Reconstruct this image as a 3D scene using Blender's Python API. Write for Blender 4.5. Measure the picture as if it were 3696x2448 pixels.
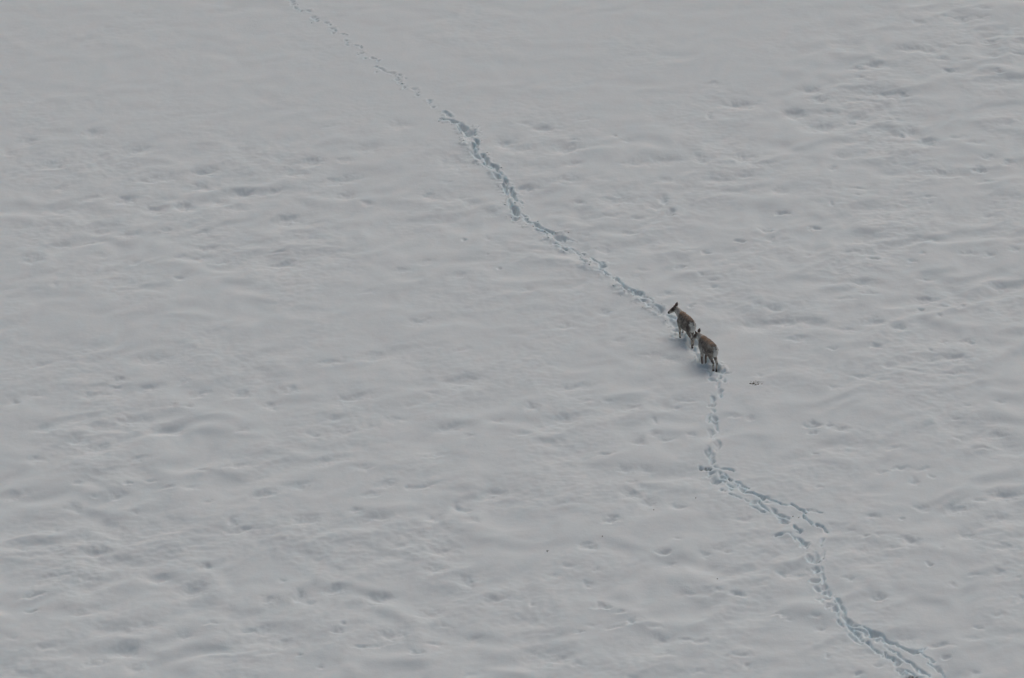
import bpy, math, random
import numpy as np
from mathutils import Vector, Matrix

for o in list(bpy.data.objects):
    bpy.data.objects.remove(o, do_unlink=True)
SC = bpy.context.scene
COL = SC.collection
rad = math.radians

# ------------------------------------------------------------------ camera
CAM_H, CAM_EL, CAM_W = 65.0, 30.0, 30.0          # height above the snow, downward tilt, metres across the frame centre
CAM_D = CAM_H / math.sin(rad(CAM_EL))
CAM_Y = -CAM_H / math.tan(rad(CAM_EL))
LENS = 36.0 * CAM_D / CAM_W
cd = bpy.data.cameras.new('camera')
cam = bpy.data.objects.new('camera', cd)
COL.objects.link(cam)
cam.location = (0, CAM_Y, CAM_H)
cam.rotation_euler = (rad(90 - CAM_EL), 0, 0)
cd.sensor_width = 36.0
cd.lens = LENS
cd.clip_start = 1.0
cd.clip_end = 20000
SC.camera = cam

# ------------------------------------------------------------------ light
SUN_EL, SUN_AZ = 46.0, 20.0                      # azimuth clockwise from +Y (straight away from the camera)
world = bpy.data.worlds.new('World')
SC.world = world
world.use_nodes = True
nt = world.node_tree
nt.nodes.clear()
sky = nt.nodes.new('ShaderNodeTexSky')
sky.sky_type = 'NISHITA'
sky.sun_disc = False
sky.sun_elevation = rad(SUN_EL)
sky.sun_rotation = rad(SUN_AZ)
sky.air_density = 1.0
sky.dust_density = 5.0
sky.ozone_density = 1.0
bgn = nt.nodes.new('ShaderNodeBackground')
bgn.inputs['Strength'].default_value = 0.108
mixh = nt.nodes.new('ShaderNodeHueSaturation')
mixh.inputs['Saturation'].default_value = 0.72
mixh.inputs['Hue'].default_value = 0.485
wo = nt.nodes.new('ShaderNodeOutputWorld')
nt.links.new(sky.outputs[0], mixh.inputs['Color'])
nt.links.new(mixh.outputs[0], bgn.inputs['Color'])
nt.links.new(bgn.outputs[0], wo.inputs['Surface'])
sl = bpy.data.lights.new('sun', 'SUN')
sl.energy = 0.75
sl.angle = rad(36)
sl.color = (1.0, 0.94, 0.83)
sun = bpy.data.objects.new('sun', sl)
COL.objects.link(sun)
sdir = Vector((math.sin(rad(SUN_AZ)) * math.cos(rad(SUN_EL)), math.cos(rad(SUN_AZ)) * math.cos(rad(SUN_EL)), math.sin(rad(SUN_EL))))
sun.rotation_euler = sdir.to_track_quat('Z', 'Y').to_euler()
sun.location = sdir * 60
SC.view_settings.view_transform = 'Standard'
SC.view_settings.look = 'None'
SC.view_settings.exposure = -0.86
SC.view_settings.gamma = 1.0

# ------------------------------------------------------------------ noise
RNG = np.random.RandomState(7)
GRAD = {}
def perlin(x, y, seed):
    if seed not in GRAD:
        ang = np.random.RandomState(seed).rand(256, 256) * 2 * np.pi
        GRAD[seed] = (np.cos(ang), np.sin(ang))
    gx, gy = GRAD[seed]
    x0 = np.floor(x).astype(np.int64); y0 = np.floor(y).astype(np.int64)
    fx = x - x0; fy = y - y0
    u = fx * fx * fx * (fx * (fx * 6 - 15) + 10); v = fy * fy * fy * (fy * (fy * 6 - 15) + 10)
    def g(ix, iy, dx, dy):
        a = (ix & 255, iy & 255)
        return gx[a] * dx + gy[a] * dy
    n00 = g(x0, y0, fx, fy); n10 = g(x0 + 1, y0, fx - 1, fy)
    n01 = g(x0, y0 + 1, fx, fy - 1); n11 = g(x0 + 1, y0 + 1, fx - 1, fy - 1)
    return ((n00 * (1 - u) + n10 * u) * (1 - v) + (n01 * (1 - u) + n11 * u) * v) * 1.5

# how rough the snow is, on a coarse plan of the field (rows far to near, columns left to right), in photo coordinates
RT_FLOOR = .24
RX = np.array([0, 530, 1060, 1580, 2110, 2640, 3170, 3696.])
RY = np.array([0, 400, 560, 800, 1200, 1600, 2000, 2448.])
RT = np.array([
 [.10, .08, .06, .08, .10, .15, .40, .90],
 [.20, .12, .10, .12, .16, .30, .80, .90],
 [.55, .50, .55, .35, .55, .55, .80, .85],
 [.75, .80, .75, .55, .80, .80, .90, .85],
 [.45, .42, .40, .42, .50, .55, .85, .80],
 [.80, .80, .70, .60, .65, .50, .60, .80],
 [.90, .85, .85, .75, .65, .80, .75, .70],
 [.90, .90, .80, .75, .80, .70, .80, .75]])

def project(X, Y, Z=0.0):
    """photo coordinates (3696 x 2448) and pixels per metre of a world point"""
    ce, se = math.cos(rad(CAM_EL)), math.sin(rad(CAM_EL))
    dy = Y - CAM_Y; dz = Z - CAM_H
    depth = dy * ce - dz * se
    up = dy * se + dz * ce
    k = 3696.0 / 36.0 * LENS / depth
    return 1848 + X * k, 1224 - up * k, k

def unproject(px, py, z=0.0):
    """where the ray of a photo point meets the height z"""
    ce, se = math.cos(rad(CAM_EL)), math.sin(rad(CAM_EL))
    f = 3696.0 / 36.0 * LENS
    a = (px - 1848) / f; b = (1224 - py) / f
    dx, dy, dz = a, ce + b * se, -se + b * ce
    t = (z - CAM_H) / dz
    return dx * t, CAM_Y + dy * t, f / t        # f/t: pixels per metre there

def rough(px, py):
    px = np.clip(px, 0, 3695.9); py = np.clip(py, 0, 2447.9)
    i = np.clip(np.searchsorted(RX, px, 'right') - 1, 0, 6); j = np.clip(np.searchsorted(RY, py, 'right') - 1, 0, 6)
    u = (px - RX[i]) / (RX[i + 1] - RX[i]); v = (py - RY[j]) / (RY[j + 1] - RY[j])
    u = u * u * (3 - 2 * u); v = v * v * (3 - 2 * v)
    return (RT[j, i] * (1 - u) + RT[j, i + 1] * u) * (1 - v) + (RT[j + 1, i] * (1 - u) + RT[j + 1, i + 1] * u) * v

def base_height(X, Y):
    X = np.asarray(X, float); Y = np.asarray(Y, float)
    px, py, _ = project(X, Y)
    R = rough(px, py)
    R = np.maximum(R, RT_FLOOR) * (0.8 + 0.5 * perlin(X / 3.1, Y / 3.7, 91))
    far = np.exp(-(np.maximum(0, np.hypot(X, Y) - 30) / 60.0) ** 2)
    wx = X + 0.45 * perlin(X / 1.6, Y / 1.6, 11); wy = Y + 0.45 * perlin(X / 1.6, Y / 1.6, 12)
    big = 0.05 * perlin(X / 9.0 + 3.3, Y / 7.0 + 1.1, 1)
    ca, sa = math.cos(.55), math.sin(.55)          # the wind has drawn the relief out in one direction
    wu = wx * ca + wy * sa; wv = -wx * sa + wy * ca
    n1 = perlin(wu / 1.95 + 5.2, wv / 1.15 + 9.1, 2)
    n1b = perlin(wu / 1.45 + 1.9, wv / .9 + 4.4, 3)
    n2 = perlin(wu / .8, wv / .52, 4)
    ridge = -np.sqrt(n1 * n1 + .025)             # soft crests with broad bowls between
    h = big + far * R * (0.115 * ridge + 0.10 * n1b + 0.036 * n2)
    return h

def at(px, py):
    """world point of the snow surface seen at a photo point"""
    z = 0.0
    for _ in range(4):
        x, y, k = unproject(px, py, z)
        z = float(base_height(np.array([x]), np.array([y]))[0])
    return x, y, z, k

# ------------------------------------------------------------------ the snow sheet
DX, DY = 0.030, 0.038
xf = np.arange(-20.5, 20.5 + DX, DX)
yf = np.arange(-20.5, 26.5 + DY, DY)
def tail(d0, n, far):
    s = np.geomspace(d0, far, n)
    return s
xo = tail(.08, 46, 4000.); yo = tail(.08, 46, 4000.)
xs = np.concatenate([(xf[0] - xo)[::-1], xf, xf[-1] + xo])
ys = np.concatenate([(yf[0] - np.minimum(yo, 4000))[::-1], yf, yf[-1] + yo])
NX, NY = len(xs), len(ys)
OX, OY = len(xo), len(yo)
XX, YY = np.meshgrid(xs, ys)
H = base_height(XX, YY)
px_, py_, _k = project(XX, YY)
RGH = rough(px_, py_)
near = np.exp(-(np.maximum(0, np.hypot(XX, YY) - 28) / 10.0) ** 2)
# warped coordinates make the stamped hollows irregular
WX = XX + near * (0.075 * perlin(XX / .30, YY / .33, 21) + 0.028 * perlin(XX / .11, YY / .11, 22))
WY = YY + near * (0.10 * perlin(XX / .30, YY / .33, 23) + 0.035 * perlin(XX / .11, YY / .11, 24))
PATCH = np.clip(.45 + 1.6 * perlin(XX / 2.6, YY / 3.2, 77), 0, 1.3)
H += near * (0.0090 * (.30 + RGH) * (.3 + PATCH) * perlin((XX + .5 * YY) / .45 + 1.5 * perlin(XX / 2.2, YY / 2.2, 78), (YY - .45 * XX) / .32 + .8 * perlin(XX / 1.4, YY / 1.9, 79), 5)
             + .0048 * (.35 + RGH) * (.3 + PATCH) * perlin(XX / .19, YY / .15, 6) + .0016 * perlin(XX / .085, YY / .075, 7))
SOIL = np.zeros_like(H)
CRUMB = np.zeros_like(H)                          # where the snow is broken

def window(x0, x1, y0, y1):
    i0 = max(OX, int(OX + (x0 - xf[0]) / DX)); i1 = min(NX - OX, int(OX + (x1 - xf[0]) / DX) + 2)
    j0 = max(OY, int(OY + (y0 - yf[0]) / DY)); j1 = min(NY - OY, int(OY + (y1 - yf[0]) / DY) + 2)
    if i1 <= i0 or j1 <= j0:
        return None
    return slice(j0, j1), slice(i0, i1)

def dimple(px, py, w, h, a, ang=0.0):
    x, y, z, k = at(px, py)
    sx = max(.06, w / 2 / k * 1.0)
    if w > 50 and not ang:
        ang = .35 * max(0, min(1, (2600 - px) / 800))
    sy = max(.08, h / 2 / (k * .5) * 1.05)
    hard = a >= .62 and w < 60
    cy = y - sy * (.45 if hard else .6)
    A = .85 * a * (min(1.0 * sy, .26) if not hard else min(.95 * sy, .18))
    s = window(x - 3.2 * sx - .3, x + 3.2 * sx + .3, y - 4 * sy - .3, y + 4 * sy + .3)
    if s is None:
        return
    ux = (WX[s] - x); uy = (WY[s] - cy)
    c, sn = math.cos(ang), math.sin(ang)
    vx = (ux * c + uy * sn) / sx; vy = (-ux * sn + uy * c)
    vy = np.where(vy < 0, vy / (sy * (.65 if hard else 1.15)), vy / (sy * 1.2))
    if hard:
        q = np.exp(-(np.abs(vx) ** 2.6 + np.abs(vy) ** 2.6))
    else:
        q = np.exp(-(vx ** 2 + vy ** 2))
    rim = np.exp(-(vx ** 2 * .8 + ((vy + 1.9) / .8) ** 2))
    H[s] -= A * q - A * .05 * rim

def groove(pts, w, depth, crumb=0.0, ramp=None, soft=.7):
    """a ploughed furrow through photo points; w in photo pixels, may be (start, end)"""
    P = [at(*p) for p in pts]
    ws = w if isinstance(w, tuple) else (w, w)
    L = [0.0]
    for a_, b_ in zip(P, P[1:]):
        L.append(L[-1] + math.hypot(b_[0] - a_[0], b_[1] - a_[1]))
    tot = max(L[-1], 1e-6)
    rmax = max(ws) / 2 / P[0][3] * 1.35
    s = window(min(p[0] for p in P) - rmax * 3 - .3, max(p[0] for p in P) + rmax * 3 + .3,
               min(p[1] for p in P) - rmax * 3 - .3, max(p[1] for p in P) + rmax * 3 + .3)
    if s is None:
        return
    wx, wy = WX[s], WY[s]
    best = np.full(wx.shape, 9.0); T = np.zeros(wx.shape); FAR = np.zeros(wx.shape)
    for i in range(len(P) - 1):
        ax, ay = P[i][:2]; bx, by = P[i + 1][:2]
        ex, ey = bx - ax, by - ay
        q = ex * ex + ey * ey + 1e-9
        t = np.clip(((wx - ax) * ex + (wy - ay) * ey) / q, 0, 1)
        d = np.hypot(wx - ax - t * ex, wy - ay - t * ey)
        m = d < best
        FAR = np.where(m, (wy - ay - t * ey) / (d + 1e-6), FAR)
        best = np.where(m, d, best); T = np.where(m, (L[i] + t * (L[i + 1] - L[i])) / tot, T)
    r = (ws[0] + (ws[1] - ws[0]) * T) / 2 / P[0][3] * 1.0
    r = r * (1 + .5 * perlin(XX[s] / .24, YY[s] / .27, 33))
    sf = np.clip(soft * (1 + .75 * FAR), .25, 1.3)
    u = np.clip((best - r * (1 - np.minimum(sf, 1))) / (r * sf * 1.35 + .012), 0, 1)
    prof = 1 - u * u * (3 - 2 * u)
    dd = depth
    if ramp:
        dd = depth * (ramp[0] + (ramp[1] - ramp[0]) * T)
    dd = .66 * dd * np.clip(.9 + 1.0 * perlin(XX[s] / .28, YY[s] / .30, 34), .3, 1.3)
    cur = H[s]
    target = -dd * prof
    H[s] = cur + np.minimum(0, target + CARVE[s])
    CARVE[s] = np.maximum(CARVE[s], -target)
    if crumb > 0:
        b = np.exp(-((best - r * 1.25) / (r * .8 + .05)) ** 2)
        CRUMB[s] = np.maximum(CRUMB[s], crumb * b)

CARVE = np.zeros_like(H)                          # depth already dug, so that prints crossing do not add up

def pit(px, py, w, h, depth, crumb=0.0, hard=.6):
    """a hoof hole: shallow where the foot slid in at the far end, deep with a crisp lip at the near end"""
    x, y, z, k = at(px, py)
    sx = max(.05, w / 2 / k * 1.25)
    sy = max(.07, h / 2 / (k * .5) * 1.05)
    s = window(x - 3 * sx - .2, x + 3 * sx + .2, y - 3 * sy - .2, y + 3 * sy + .2)
    if s is None:
        return
    ux = (WX[s] - x) / sx; uy = (WY[s] - y) / sy
    d = (np.abs(ux) ** 2.4 + np.abs(uy) ** 2.4) ** (1 / 2.4)
    u = np.clip((d - (1 - hard)) / (hard * 1.3), 0, 1)
    prof = 1 - u * u * (3 - 2 * u)
    t = np.clip((1 - uy) / 2, 0, 1)
    target = -depth * .66 * (.12 + .98 * t) * prof * (1 + .25 * perlin(XX[s] / .12, YY[s] / .12, 35))
    H[s] += np.minimum(0, target + CARVE[s])
    CARVE[s] = np.maximum(CARVE[s], -target)
    if crumb > 0:
        CRUMB[s] = np.maximum(CRUMB[s], crumb * np.exp(-((d - 1.35) / .5) ** 2))

def soil(px, py, w, h, a=1.0):
    x, y, z, k = at(px, py)
    sx = w / 2 / k; sy = h / 2 / (k * .5)
    s = window(x - 3 * sx, x + 3 * sx, y - 3 * sy, y + 3 * sy)
    if s is None:
        return
    q = np.exp(-(((WX[s] - x) / sx) ** 2 + ((WY[s] - y) / sy) ** 2) ** 2)
    q *= np.clip(.9 + 1.6 * perlin(XX[s] / .07, YY[s] / .07, 41), 0, 1)
    SOIL[s] = np.maximum(SOIL[s], a * q)

# hollows melted in the surface: x, y, width, height in photo coordinates, strength
DIM = """
338 473 75 25 .4|739 619 90 18 .6|728 669 90 22 .5|880 692 80 20 .6|453 715 80 22 .6|661 734 60 25 .6|796 728 60 18 .5|510 538 100 20 .4|203 583 100 25 .5|520 650 50 12 .4|572 640 120 20 .3|333 710 90 15 .4|218 676 50 15 .4|557 749 80 25 .4|853 744 90 22 .4|213 767 35 12 .4|99 505 60 20 .3|26 546 50 18 .35
1122 575 90 28 .55|1247 572 60 20 .3|1059 609 90 30 .35|1236 645 110 20 .5|992 682 90 16 .45|1247 702 80 20 .45|1325 728 45 12 .45|1543 700 50 22 .4|1033 783 90 24 .5|1439 442 80 28 .3|1647 572 120 40 .45|1824 510 80 30 .5|1689 718 60 25 .3|1184 453 60 10 .25|1616 656 40 10 .35|1777 757 70 20 .4|1335 525 100 25 .25
1957 458 60 22 .5|1895 442 50 15 .3|1879 533 100 20 .45|2046 533 90 25 .55|2067 502 30 5 .6|2217 489 25 6 .5|2259 505 40 10 .3|2113 427 60 8 .3|2660 372 110 22 .6|2561 416 20 20 .3|2680 564 80 22 .55|2732 585 80 15 .45|2530 562 60 25 .4|2290 585 90 15 .4|2072 588 60 15 .4|2040 640 100 20 .45|1905 676 80 15 .55|2228 713 120 30 .45|2394 572 130 25 .35|2394 713 30 20 .6|2425 767 30 20 .65|2295 783 40 10 .45|2207 775 100 6 .5|2087 726 50 15 .45|2592 640 120 25 .4|2686 630 50 18 .35|2399 645 60 18 .4|2368 741 50 18 .35|2576 297 60 15 .3
3318 75 40 15 .4|3469 65 60 18 .6|3412 55 40 12 .35|3542 57 60 14 .4|3547 23 70 12 .4|3578 148 55 14 .65|3292 172 110 18 .45|3355 182 50 14 .5|3396 166 60 12 .4|3469 153 90 10 .4|3401 208 45 12 .55|3490 211 40 10 .4|3422 252 45 14 .7|3604 255 40 10 .7|3672 187 50 12 .5|3584 198 60 14 .35|3157 232 55 18 .5|3095 245 60 14 .4|3105 276 35 14 .35|3131 312 45 12 .4|3219 333 110 22 .55|3261 336 25 8 .5|2923 323 80 20 .45|2954 354 60 16 .5|3095 359 60 12 .5|3157 364 45 14 .4|2866 406 80 24 .5|2991 401 100 16 .4|3074 445 25 12 .75|2954 450 110 30 .5|3214 429 70 14 .4|3282 463 50 24 .45|3253 492 25 10 .7|3339 507 70 22 .6|3454 492 50 14 .45|3526 510 80 12 .4|3615 432 80 20 .35|3297 549 35 4 .4|3534 606 45 22 .8|3563 564 40 12 .5|3638 580 35 14 .6|3402 619 140 24 .5|3006 603 30 12 .55|3558 650 60 16 .4|3032 562 60 14 .3|3100 679 65 8 .55|3095 700 25 7 .45|3352 708 45 8 .65|3355 731 18 6 .4|3001 731 20 14 .5|2824 767 40 16 .65|2814 687 60 22 .35|3573 775 60 16 .35|3256 731 50 8 .3
603 826 40 10 .5|733 837 70 12 .5|364 837 70 14 .4|463 842 60 18 .35|333 876 90 7 .5|224 878 60 14 .35|749 891 90 20 .5|120 928 70 24 .45|707 933 60 12 .5|645 925 60 14 .35|650 995 45 14 .5|489 946 30 12 .4|364 915 60 18 .3|801 941 60 14 .35|198 1019 30 14 .3|551 1289 130 30 .35|146 1310 80 18 .35|432 1365 60 16 .5|541 1396 90 16 .45|416 1399 35 3 .5|322 1425 50 16 .45|375 1420 60 18 .35|723 1417 70 16 .5|874 1417 70 20 .5|681 1461 35 10 .5|52 1448 40 16 .45|130 1420 60 16 .35|453 1508 90 22 .45|614 1552 90 24 .45|156 1544 80 20 .4|276 1591 50 16 .45|364 1612 80 18 .45|874 1544 60 18 .4|624 1456 40 6 .4|661 1373 60 16 .3|323 1269 60 10 .3
1018 954 100 16 .5|1533 943 60 14 .35|1449 972 60 12 .35|1676 865 22 6 .75|1759 855 20 6 .5|1801 967 18 9 .7|1762 915 16 6 .4|1002 904 60 8 .35|1652 988 60 16 .35|1330 1047 60 14 .3|1512 1154 90 18 .4|1195 1302 90 14 .5|1356 1279 130 20 .4|1668 1367 120 24 .5|1668 1256 60 14 .35|1278 1430 130 18 .45|1044 1399 80 20 .45|1559 1414 40 5 .5|976 1456 60 24 .35|1205 1508 60 14 .4|1621 1537 110 18 .45|1798 1518 40 6 .5|1689 1570 35 10 .4|1132 1565 50 14 .45|1241 1557 60 20 .35|1429 1508 70 18 .35|1475 1461 60 12 .3|1330 1534 60 16 .3
2670 868 40 12 .65|2550 911 30 12 .65|2457 962 35 10 .65|2527 985 25 8 .55|2569 1008 30 10 .5|2574 1033 26 8 .45|2496 1102 22 10 .63|2478 899 60 8 .4|2759 829 40 14 .55|2275 839 70 16 .4|2181 897 50 16 .35|2301 993 60 18 .25|2410 1058 60 16 .4|2316 972 40 8 .3|1900 1042 70 18 .35|2046 1175 60 14 .45|2181 1123 50 18 .35|2233 1227 50 16 .35|2722 1165 150 36 .35|2727 1097 30 10 .4|2701 967 60 12 .35|2072 1393 120 16 .5|2415 1289 80 20 .4|2347 1276 50 10 .35|2478 1440 90 12 .45|2436 1473 30 10 .55|2118 1445 60 10 .4|2197 1445 30 6 .4|1916 1461 40 20 .4|2280 1471 60 16 .45|2035 1508 110 26 .4|2363 1516 20 14 .4|2652 1497 50 10 .4|2712 1505 25 8 .5|1884 1560 70 12 .4|2306 1591 50 16 .5|2363 1560 40 16 .4|2410 1586 60 10 .4|2493 1565 40 14 .4|2738 1352 30 6 .5
2782 831 25 10 .6|2944 823 38 12 .75|2782 863 25 8 .5|3154 931 42 14 .85|2912 920 20 8 .4|3095 904 110 14 .45|3326 913 28 6 .5|3297 938 30 12 .45|3282 952 40 5 .4|3334 858 70 16 .45|3126 873 90 12 .4|3495 910 60 14 .4|3568 915 35 14 .45|3662 894 40 14 .45|3344 1006 50 14 .45|3105 1011 90 18 .45|3136 1053 60 12 .5|3599 1022 80 20 .5|3339 1079 80 18 .6|3318 1119 20 10 .7|3469 1102 40 8 .6|3402 1105 50 8 .5|3389 1133 20 6 .5|2795 1107 50 18 .55|3053 1071 60 14 .4|3157 1154 90 22 .5|3245 1175 50 16 .6|3063 1188 60 10 .45|2840 1154 140 22 .45|2876 1217 70 16 .5|3493 1230 50 18 .5|3407 1232 30 6 .5|3162 1247 38 12 .75|3006 1256 32 9 .63|3355 1262 18 5 .5|3448 1287 90 18 .5|3360 1297 40 10 .5|3204 1315 40 14 .4|3308 1336 60 10 .45|3110 1357 45 8 .6|3173 1370 50 10 .5|3006 1395 35 9 .5|3448 1344 110 8 .45|3610 1446 45 10 .5|3495 1461 35 10 .4|2933 1531 48 18 .85|2933 1561 34 12 .7|2990 1529 30 14 .6|3032 1544 50 14 .6|3454 1503 45 10 .4|3599 1569 50 8 .5|3454 1577 40 10 .45|3235 1612 60 12 .5|3552 1612 50 12 .5
52 1780 110 16 .45|120 2144 75 12 .85|109 2207 40 10 .65|265 1827 60 20 .45|349 1783 40 10 .4|427 1783 70 22 .4|317 2069 80 20 .55|193 2077 110 16 .5|156 2098 90 16 .4|343 1986 70 22 .5|83 1980 40 8 .6|208 1915 40 6 .5|541 1731 40 8 .5|463 1741 30 4 .7|609 1752 60 10 .5|692 1759 50 10 .5|853 1676 90 12 .5|499 1648 80 16 .4|728 1694 50 10 .45|879 1910 90 12 .55|744 2040 40 18 .5|577 2085 90 18 .4|708 2124 110 26 .4|453 2340 110 26 .5|343 2386 90 24 .6|494 2402 80 22 .45|94 2428 90 18 .5|900 2275 60 10 .6|765 2246 40 8 .5|666 2293 60 18 .35|291 2215 80 14 .45|525 2256 90 16 .35|47 2295 40 10 .4|166 2324 90 18 .4|838 1876 30 22 .4|754 1809 40 10 .5|484 1845 40 8 .4|130 1653 80 18 .45|281 1741 30 6 .5
1184 1655 130 20 .45|1309 1679 80 16 .45|1559 1642 90 10 .55|1080 1744 90 18 .45|955 1778 90 22 .55|1392 1736 80 22 .5|1528 1752 80 7 .65|1476 1760 24 5 .6|1340 1778 80 14 .5|1283 1840 50 14 .55|1647 1825 30 20 .55|1673 1835 50 22 .4|1788 1773 100 16 .5|1106 1871 90 24 .55|1351 1861 100 18 .45|1569 1866 60 18 .45|1710 1871 40 16 .45|1450 1970 60 5 .45|1595 1986 90 18 .55|1569 2048 80 22 .5|1684 2093 60 26 .45|1205 2116 80 24 .5|1366 2152 90 28 .55|1080 2142 50 26 .55|966 2158 60 22 .5|1116 2173 70 16 .4|1777 2155 90 22 .5|1548 2215 110 24 .45|1221 2272 40 12 .8|1244 2245 28 6 .6|1408 2282 100 28 .55|1018 2314 80 26 .5|1299 2334 50 10 .65|1361 2327 70 5 .5|1502 2353 45 14 .7|1569 2321 50 5 .6|1080 2363 26 7 .65|971 2345 70 18 .4|955 2267 70 18 .45|1158 2401 14 5 .5|1595 2251 30 7 .4|1018 2090 24 8 .5|1725 2303 90 20 .35|1704 2433 80 12 .4
2184 1637 55 8 .8|2275 1775 60 22 .6|2316 1752 40 12 .4|2280 1736 35 12 .45|2337 1809 55 20 .6|2446 1825 50 18 .55|2207 1874 55 18 .7|2259 1684 60 18 .4|2327 1689 60 20 .4|2046 1811 90 8 .4|2121 1968 52 16 .6|2394 1991 50 16 .75|2545 1996 45 12 .5|2592 1970 60 16 .35|2628 1988 35 9 .5|2051 2038 45 14 .5|2152 2051 20 9 .55|2004 2074 30 10 .4|2121 2108 30 14 .55|2589 2124 35 12 .5|2657 2137 46 18 .95|2171 2183 54 16 .75|2241 2206 35 8 .65|1921 2176 16 8 .55|2280 2241 28 14 .65|2316 2235 50 8 .4|2090 2277 30 9 .65|2139 2254 60 6 .4|2212 2261 60 10 .45|2363 2254 50 10 .5|2384 2303 80 20 .5|2472 2308 50 9 .6|2530 2311 60 10 .55|2675 2360 100 8 .6|2696 2397 35 12 .6|2405 2355 70 16 .35|2082 2392 35 14 .5|2514 2420 35 9 .5|2290 2438 50 12 .45|1926 2345 90 18 .35|2004 2381 80 18 .4|2680 1871 60 14 .4|2420 2038 40 8 .4|2446 1939 30 8 .4|2490 2142 80 8 .35
2938 1639 22 7 .65|3251 1687 70 8 .6|3183 1700 50 7 .5|3329 1692 45 9 .55|3365 1718 25 9 .4|3297 1733 30 20 .4|2957 1757 20 8 .55|3147 1858 45 14 .6|3256 1869 16 7 .6|3131 1931 26 10 .6|3173 1923 50 8 .45|3282 1939 55 26 .6|3105 1981 45 18 .5|3230 1970 50 12 .4|3324 1825 60 14 .5|3454 1830 90 26 .5|3542 1798 50 16 .5|3615 1778 110 22 .55|3490 1931 50 14 .6|3604 1864 110 20 .4|3625 1965 90 22 .4|3350 2033 28 9 .7|3438 2108 30 9 .5|3604 2059 50 12 .55|3521 2072 60 10 .4|3682 2082 30 10 .5|3063 2082 35 12 .6|3178 2155 55 14 .7|2881 2079 60 10 .45|2821 2072 26 10 .55|2811 1931 28 10 .65|2814 2214 50 10 .7|2845 2228 30 7 .45|2959 2267 28 12 .6|2944 2217 40 10 .5|2993 2366 18 7 .7|3170 2402 36 10 .65|3105 2431 36 8 .65|3532 2264 40 10 .65|3604 2215 50 9 .45|3396 2327 70 11 .7|3417 2371 30 8 .65|3516 2423 30 14 .5|3682 2155 25 16 .55|3271 2308 70 20 .35|3510 2300 60 6 .4|2996 1892 26 8 .4|3074 1910 26 8 .35|3396 1970 26 8 .35
"""
for f in DIM.replace('\n', '|').split('|'):
    if f.strip():
        dimple(*[float(v) for v in f.split()])

# --- the trail beyond the animals: small prints at the far end
def far_prints():
    P = [(155,5,50,20),(190,28,50,22),(215,62,45,22),(228,100,40,18),(298,135,25,12),(380,130,60,25),(405,150,35,18),(450,210,45,30),(470,235,30,20),(490,265,28,14),
         (605,268,40,22),(640,298,25,14),(680,345,60,25),(720,372,40,18),(692,400,20,10),(795,415,45,24),(835,432,30,16),(840,493,45,25),(870,527,30,16),(855,552,20,10),
         (970,557,45,22),(1015,580,28,16),(1030,640,65,30),(1005,668,30,14),(1070,712,38,22),(1175,715,60,28),(1235,745,30,20),(1225,808,50,26),(1265,840,40,18),(1300,862,40,16),
         (1210,885,20,24),(1395,893,55,34),(1430,918,40,18),(1500,918,40,16),(1555,950,30,18),(1468,978,42,22),(1500,1000,40,22),(1530,1022,40,18),(1555,1080,44,30),
         (1680,1085,66,30),(1735,1118,22,12),(1705,1165,48,30),(1855,1230,60,22),(1870,1262,25,10),(1895,1305,50,28)]
    for X, Y, w, h in P:
        pit(1000 + X / 3.383, Y / 3.383, w / 3.383 * 1.05, h / 3.383 * 1.1, .095, crumb=.55, hard=.5)
    groove([(1000 + 1265 / 3.383, 850 / 3.383), (1000 + 1400 / 3.383, 905 / 3.383)], 5, .05, .3)
far_prints()

def C5(*pts):
    return [(1550 + x / 1.96, 380 + y / 1.96) for x, y in pts]
def C6(*pts):
    return [(2400 + x / 2.528, 1280 + y / 2.528) for x, y in pts]
def C7(*pts):
    return [(2750 + x / 2.42, 1800 + y / 2.42) for x, y in pts]
def C1(*pts):
    return [(2360 + x / 5.227, 1060 + y / 5.227) for x, y in pts]

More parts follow.
